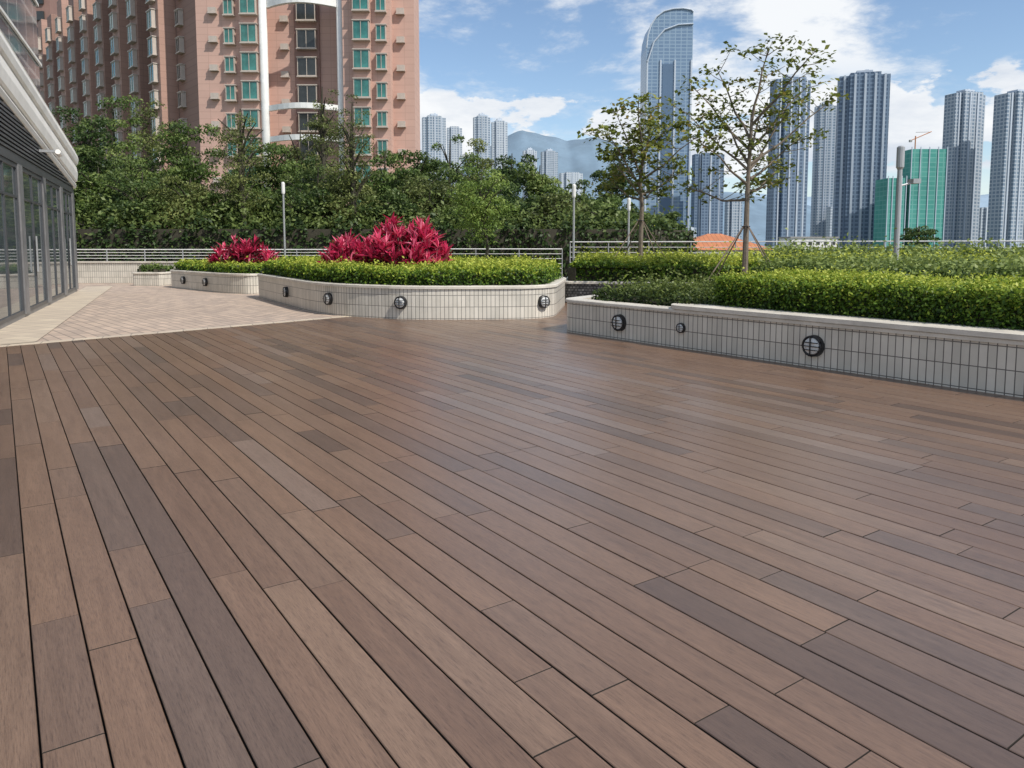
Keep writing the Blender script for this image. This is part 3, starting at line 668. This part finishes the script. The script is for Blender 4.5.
for i in range(nb):
    s0=2+i*(WL-4)/nb; w0=3.0
    MB().box(s0,s0+w0,-1.8,-.002,-9,ZT+.3-(i%2)*.8,T=TW).build('bay',M['pinkshade'] if i%2 else M['pinkhalfshade'],t3)
    for z in zz:
        p=cb_+wu*(s0+w0/2)+wn*1.803; put_window('bay',t3,(p.x,p.y,z),wrz)
        p=cb_+wu*(s0+w0+1.9)+wn*.003; put_window('side',t3,(p.x,p.y,z),wrz)
    MB().box(s0-.20,s0-.01,-1.4,-.003,-9,ZT-1,T=TW).build('column',M['winframe'],t3)
t4=thing('apartment_tower','dark grey brown tower at far left behind the glass fronted building','building',(xP(50,150),150,-9))
MB().box(xP(34,150),xP(64,150),150,170,-9,62).build('wall',M['pinkdark'],t4)
for k in range(2):
    for j in range(14):
        MB().box(xP(42+k*12,150)-.9,xP(42+k*12,150)+.9,149.6,149.99,8+3.1*j,9.7+3.1*j).build('window',M['darkwin'],t4)
# ---------------------------------------------------------------- distant towers
def tower(label,px0,px1,yt,Y,mat,crown=1,piers=4,pm='f_light',rz=0.25):
    x0,x1=xP(px0,Y),xP(px1,Y); w=x1-x0; cx=(x0+x1)/2; zt=P((px0+px1)/2,yt,Y).z
    w2=w/(math.cos(rz)+.55*math.sin(abs(rz))); dd=w2*.55
    t=thing('high_rise',label,'building',(cx,Y+dd/2,-9),rz,group='distant high rise towers of the skyline'); h=zt+9
    MB().box(-w2/2,w2/2,-dd*.32,dd*.32,0,h*.965).build('wall',M[mat],t,local=True)
    MB().box(-w2*.30,w2*.30,-dd*.5,dd*.5,0,h*.975).build('centre_bay',M[mat],t,local=True)
    for k in range(piers):
        x=-w2*.5+w2*(k+.5)/piers; yy=-dd*.5 if abs(x)<w2*.30 else -dd*.32
        MB().box(x-w2*.022,x+w2*.022,yy-.7,yy-.01,0,h*.968).build('pier',M[pm],t,local=True)
    if crown:
        MB().box(-w2*.16,w2*.16,-dd*.25,dd*.25,h*.975+.02,h*.992).build('roof_block',M[pm],t,local=True)
        MB().box(w2*.02,w2*.09,-dd*.1,dd*.1,h*.992+.02,h).build('roof_mast',M[pm],t,local=True)
    return t
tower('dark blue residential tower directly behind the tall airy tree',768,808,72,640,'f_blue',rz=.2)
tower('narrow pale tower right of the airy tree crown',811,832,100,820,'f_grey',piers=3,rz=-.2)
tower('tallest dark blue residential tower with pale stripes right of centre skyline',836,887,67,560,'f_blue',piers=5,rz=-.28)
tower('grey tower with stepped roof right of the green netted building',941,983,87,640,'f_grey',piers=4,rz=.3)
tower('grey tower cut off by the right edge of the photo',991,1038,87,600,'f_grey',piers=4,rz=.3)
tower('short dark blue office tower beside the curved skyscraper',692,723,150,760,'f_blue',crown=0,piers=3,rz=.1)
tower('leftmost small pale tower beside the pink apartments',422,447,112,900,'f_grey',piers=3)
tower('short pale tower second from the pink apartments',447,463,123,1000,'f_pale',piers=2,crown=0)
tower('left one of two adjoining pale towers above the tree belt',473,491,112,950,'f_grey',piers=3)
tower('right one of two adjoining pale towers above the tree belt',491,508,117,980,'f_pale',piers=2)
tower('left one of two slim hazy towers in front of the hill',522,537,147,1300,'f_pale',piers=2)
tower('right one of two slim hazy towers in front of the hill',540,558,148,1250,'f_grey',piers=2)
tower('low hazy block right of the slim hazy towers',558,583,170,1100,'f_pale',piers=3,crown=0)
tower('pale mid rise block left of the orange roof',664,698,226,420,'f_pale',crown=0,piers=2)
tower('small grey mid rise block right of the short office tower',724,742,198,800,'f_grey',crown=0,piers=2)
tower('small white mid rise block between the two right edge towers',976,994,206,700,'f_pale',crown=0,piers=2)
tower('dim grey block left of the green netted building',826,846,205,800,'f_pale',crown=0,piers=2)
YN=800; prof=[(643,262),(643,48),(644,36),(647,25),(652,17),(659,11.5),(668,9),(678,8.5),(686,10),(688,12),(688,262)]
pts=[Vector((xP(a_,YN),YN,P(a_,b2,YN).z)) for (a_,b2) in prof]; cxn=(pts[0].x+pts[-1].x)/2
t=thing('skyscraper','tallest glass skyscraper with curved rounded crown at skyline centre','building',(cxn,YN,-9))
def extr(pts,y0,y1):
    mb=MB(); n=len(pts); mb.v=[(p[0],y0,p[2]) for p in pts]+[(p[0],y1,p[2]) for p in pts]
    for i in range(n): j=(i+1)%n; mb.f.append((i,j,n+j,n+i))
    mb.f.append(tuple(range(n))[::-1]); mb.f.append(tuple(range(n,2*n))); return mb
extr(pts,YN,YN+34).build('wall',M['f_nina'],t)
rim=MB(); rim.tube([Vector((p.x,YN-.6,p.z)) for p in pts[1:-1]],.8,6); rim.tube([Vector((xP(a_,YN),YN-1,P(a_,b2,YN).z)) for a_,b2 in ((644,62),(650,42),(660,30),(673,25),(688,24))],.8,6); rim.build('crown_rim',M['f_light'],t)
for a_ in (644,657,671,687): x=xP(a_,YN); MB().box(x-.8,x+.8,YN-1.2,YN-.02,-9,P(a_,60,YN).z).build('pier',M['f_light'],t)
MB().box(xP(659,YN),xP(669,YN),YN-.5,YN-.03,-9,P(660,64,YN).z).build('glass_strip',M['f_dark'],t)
for (a_,b2,yt,lab) in ((884,902,178,'lower green netted building under construction'),(906,941,149,'taller green netted building under construction beneath the crane')):
    Y=520; x0,x1=xP(a_,Y),xP(b2,Y); zt=P(a_,yt,Y).z; t=thing('netted_building',lab,'building',((x0+x1)/2,Y,-9))
    MB().box(x0,x1,Y,Y+18,-9,zt).build('scaffold_net',M['f_net'],t)
    for k in range(5): x=x0+(x1-x0)*k/4; MB().box(x-.25,x+.25,Y-.5,Y-.02,-9,zt+1.5).build('scaffold_pole',M['f_light'],t)
Yc=530; cb=P(915,149,Yc); t=thing('tower_crane','orange tower crane above the green netted building','crane',(cb.x,Yc,cb.z))
MB().tube([(cb.x,Yc,cb.z),(cb.x,Yc,cb.z+9)],.45,4).build('mast',M['crane'],t)
MB().tube([(cb.x-3,Yc,cb.z+6),(cb.x+11,Yc,cb.z+12)],.3,4).build('jib',M['crane'],t)
MB().tube([(cb.x,Yc,cb.z+11.5),(cb.x+10,Yc,cb.z+11.7)],.12,4).build('cable',M['black'],t)
MB().box(cb.x-4.2,cb.x-2.6,Yc-.8,Yc+.8,cb.z+4.8,cb.z+6.3).build('counterweight',M['concrete'],t)
Y=95; x0,x1=xP(674,Y),xP(776,Y); ze=P(700,250,Y).z; zr=P(700,233,Y).z
t=thing('orange_roofed_house','low cream house with orange hipped roof beyond the railing','house',((x0+x1)/2,Y+5,-9))
MB().box(x0+.6,x1-.6,Y+.6,Y+10.4,-9,ze-.02).build('wall',M['cream'],t)
rf=MB(); A_,B_,C_,D_=(x0,Y,ze),(x1,Y,ze),(x1,Y+11,ze),(x0,Y+11,ze); E_,F_=(x0+5.6,Y+5.5,zr),(x1-5.6,Y+5.5,zr)
rf.poly([A_,B_,F_,E_]).poly([B_,C_,F_]).poly([C_,D_,E_,F_]).poly([D_,A_,E_]).poly([D_,C_,B_,A_]); rf.build('roof',M['terracotta'],t)
for k in range(5):
    x=x0+2+k*(x1-x0-4)/4; MB().box(x-.6,x+.6,Y+.5,Y+.59,ze-2.4,ze-.8).build('window',M['darkwin'],t)
for (a_,b2,yt,Y,lab) in ((664,684,239,130,'low white house just left of the orange roof'),(790,836,238,220,'long low white building under the dark blue towers')):
    x0,x1=xP(a_,Y),xP(b2,Y); zt=P(a_,yt,Y).z; t=thing('low_building',lab,'building',((x0+x1)/2,Y,-9))
    MB().box(x0,x1,Y,Y+10,-9,zt).build('wall',M['cream'],t); MB().box(x0-.3,x1+.3,Y-.3,Y+10.3,zt+.002,zt+.4).build('roof_edge',M['concrete'],t)
    for k in range(6): x=x0+(x1-x0)*(k+.5)/6; MB().box(x-.5,x+.5,Y-.08,Y-.01,zt-2.0,zt-.8).build('window',M['darkwin'],t)
# ---------------------------------------------------------------- camera, light, world
cam=bpy.data.cameras.new('camera'); co=bpy.data.objects.new('camera',cam); COL.objects.link(co)
co.location=(0,0,H); co.rotation_euler=(math.pi/2-TH,0,0); cam.sensor_width=36; cam.lens=F/1024*36; cam.shift_y=-(384-PPY)/1024; cam.clip_end=20000; cam.clip_start=.05
S.camera=co
SD=Vector((.78,-.62,0)).normalized(); el=math.radians(48)
sd=Vector((SD.x*math.cos(el),SD.y*math.cos(el),math.sin(el)))
sun=bpy.data.lights.new('sun','SUN'); sun.energy=4.5; sun.angle=math.radians(.5); sun.color=(1,.94,.85)
so=bpy.data.objects.new('sun',sun); COL.objects.link(so); so.rotation_euler=sd.to_track_quat('Z','Y').to_euler()
W=bpy.data.worlds.new('World'); S.world=W; W.use_nodes=True; nt=W.node_tree; bg=nt.nodes['Background']
sky=nt.nodes.new('ShaderNodeTexSky'); sky.sky_type='NISHITA'; sky.sun_disc=False; sky.sun_elevation=el; sky.sun_rotation=math.atan2(SD.x,SD.y); sky.air_density=1.0; sky.dust_density=.3; sky.ozone_density=2.0
nt.links.new(sky.outputs[0],bg.inputs['Color']); bg.inputs['Strength'].default_value=.15
tc=nt.nodes.new('ShaderNodeTexCoord'); sp=nt.nodes.new('ShaderNodeSeparateXYZ'); nt.links.new(tc.outputs['Generated'],sp.inputs[0])
def mth(op,a_,b2=None,clamp=False):
    n=nt.nodes.new('ShaderNodeMath'); n.operation=op; n.use_clamp=clamp
    for i,v in enumerate((a_,b2)):
        if v is None: continue
        if isinstance(v,(int,float)): n.inputs[i].default_value=v
        else: nt.links.new(v,n.inputs[i])
    return n.outputs[0]
zc=mth('ADD',mth('MAXIMUM',sp.outputs[2],.0),.20)
cv=nt.nodes.new('ShaderNodeCombineXYZ'); nt.links.new(mth('DIVIDE',sp.outputs[0],zc),cv.inputs[0]); nt.links.new(mth('DIVIDE',sp.outputs[1],zc),cv.inputs[1]); cv.inputs[2].default_value=5.3
n1=noise(nt,cv.outputs[0],1.9,9,.62); n1.inputs['Distortion'].default_value=.15
def mr(v,a_,b2,c,d_):
    n=nt.nodes.new('ShaderNodeMapRange'); n.interpolation_type='SMOOTHSTEP'
    for k,x in zip(('From Min','From Max','To Min','To Max'),(a_,b2,c,d_)): n.inputs[k].default_value=x
    nt.links.new(v,n.inputs['Value']); return n.outputs[0]
c1=mth('MULTIPLY',mr(n1.outputs['Fac'],.44,.60,0,.95),mr(sp.outputs[2],.12,.24,.2,1))
mpn=nt.nodes.new('ShaderNodeMapping'); mpn.inputs['Scale'].default_value=(6,6,13); nt.links.new(tc.outputs['Generated'],mpn.inputs['Vector'])
n2=noise(nt,mpn.outputs[0],1.6,8,.58)
bandz=mth('MULTIPLY',mr(sp.outputs[2],.07,.12,0,1),mr(sp.outputs[2],.165,.215,1,0))
c2=mth('MULTIPLY',mr(mth('ADD',n2.outputs['Fac'],mth('MULTIPLY',bandz,.18)),.56,.62,0,1),mr(bandz,.05,.4,0,1))
fac=mth('MAXIMUM',c1,c2)
haze=mr(sp.outputs[2],-.02,.14,.5,0); fac=mth('MAXIMUM',fac,haze)
cb2=nt.nodes.new('ShaderNodeBackground'); cr_=ramp(nt,[(.36,(.70,.76,.85)),(.60,(.96,.98,1.0))]); nt.links.new(n1.outputs['Fac'],cr_.inputs[0]); nt.links.new(cr_.outputs[0],cb2.inputs['Color']); cb2.inputs['Strength'].default_value=1.0
mx=nt.nodes.new('ShaderNodeMixShader'); nt.links.new(fac,mx.inputs[0]); nt.links.new(bg.outputs[0],mx.inputs[1]); nt.links.new(cb2.outputs[0],mx.inputs[2])
nt.links.new(mx.outputs[0],nt.nodes['World Output'].inputs['Surface'])
S.view_settings.view_transform='Standard'; S.view_settings.look='None'; S.view_settings.exposure=0
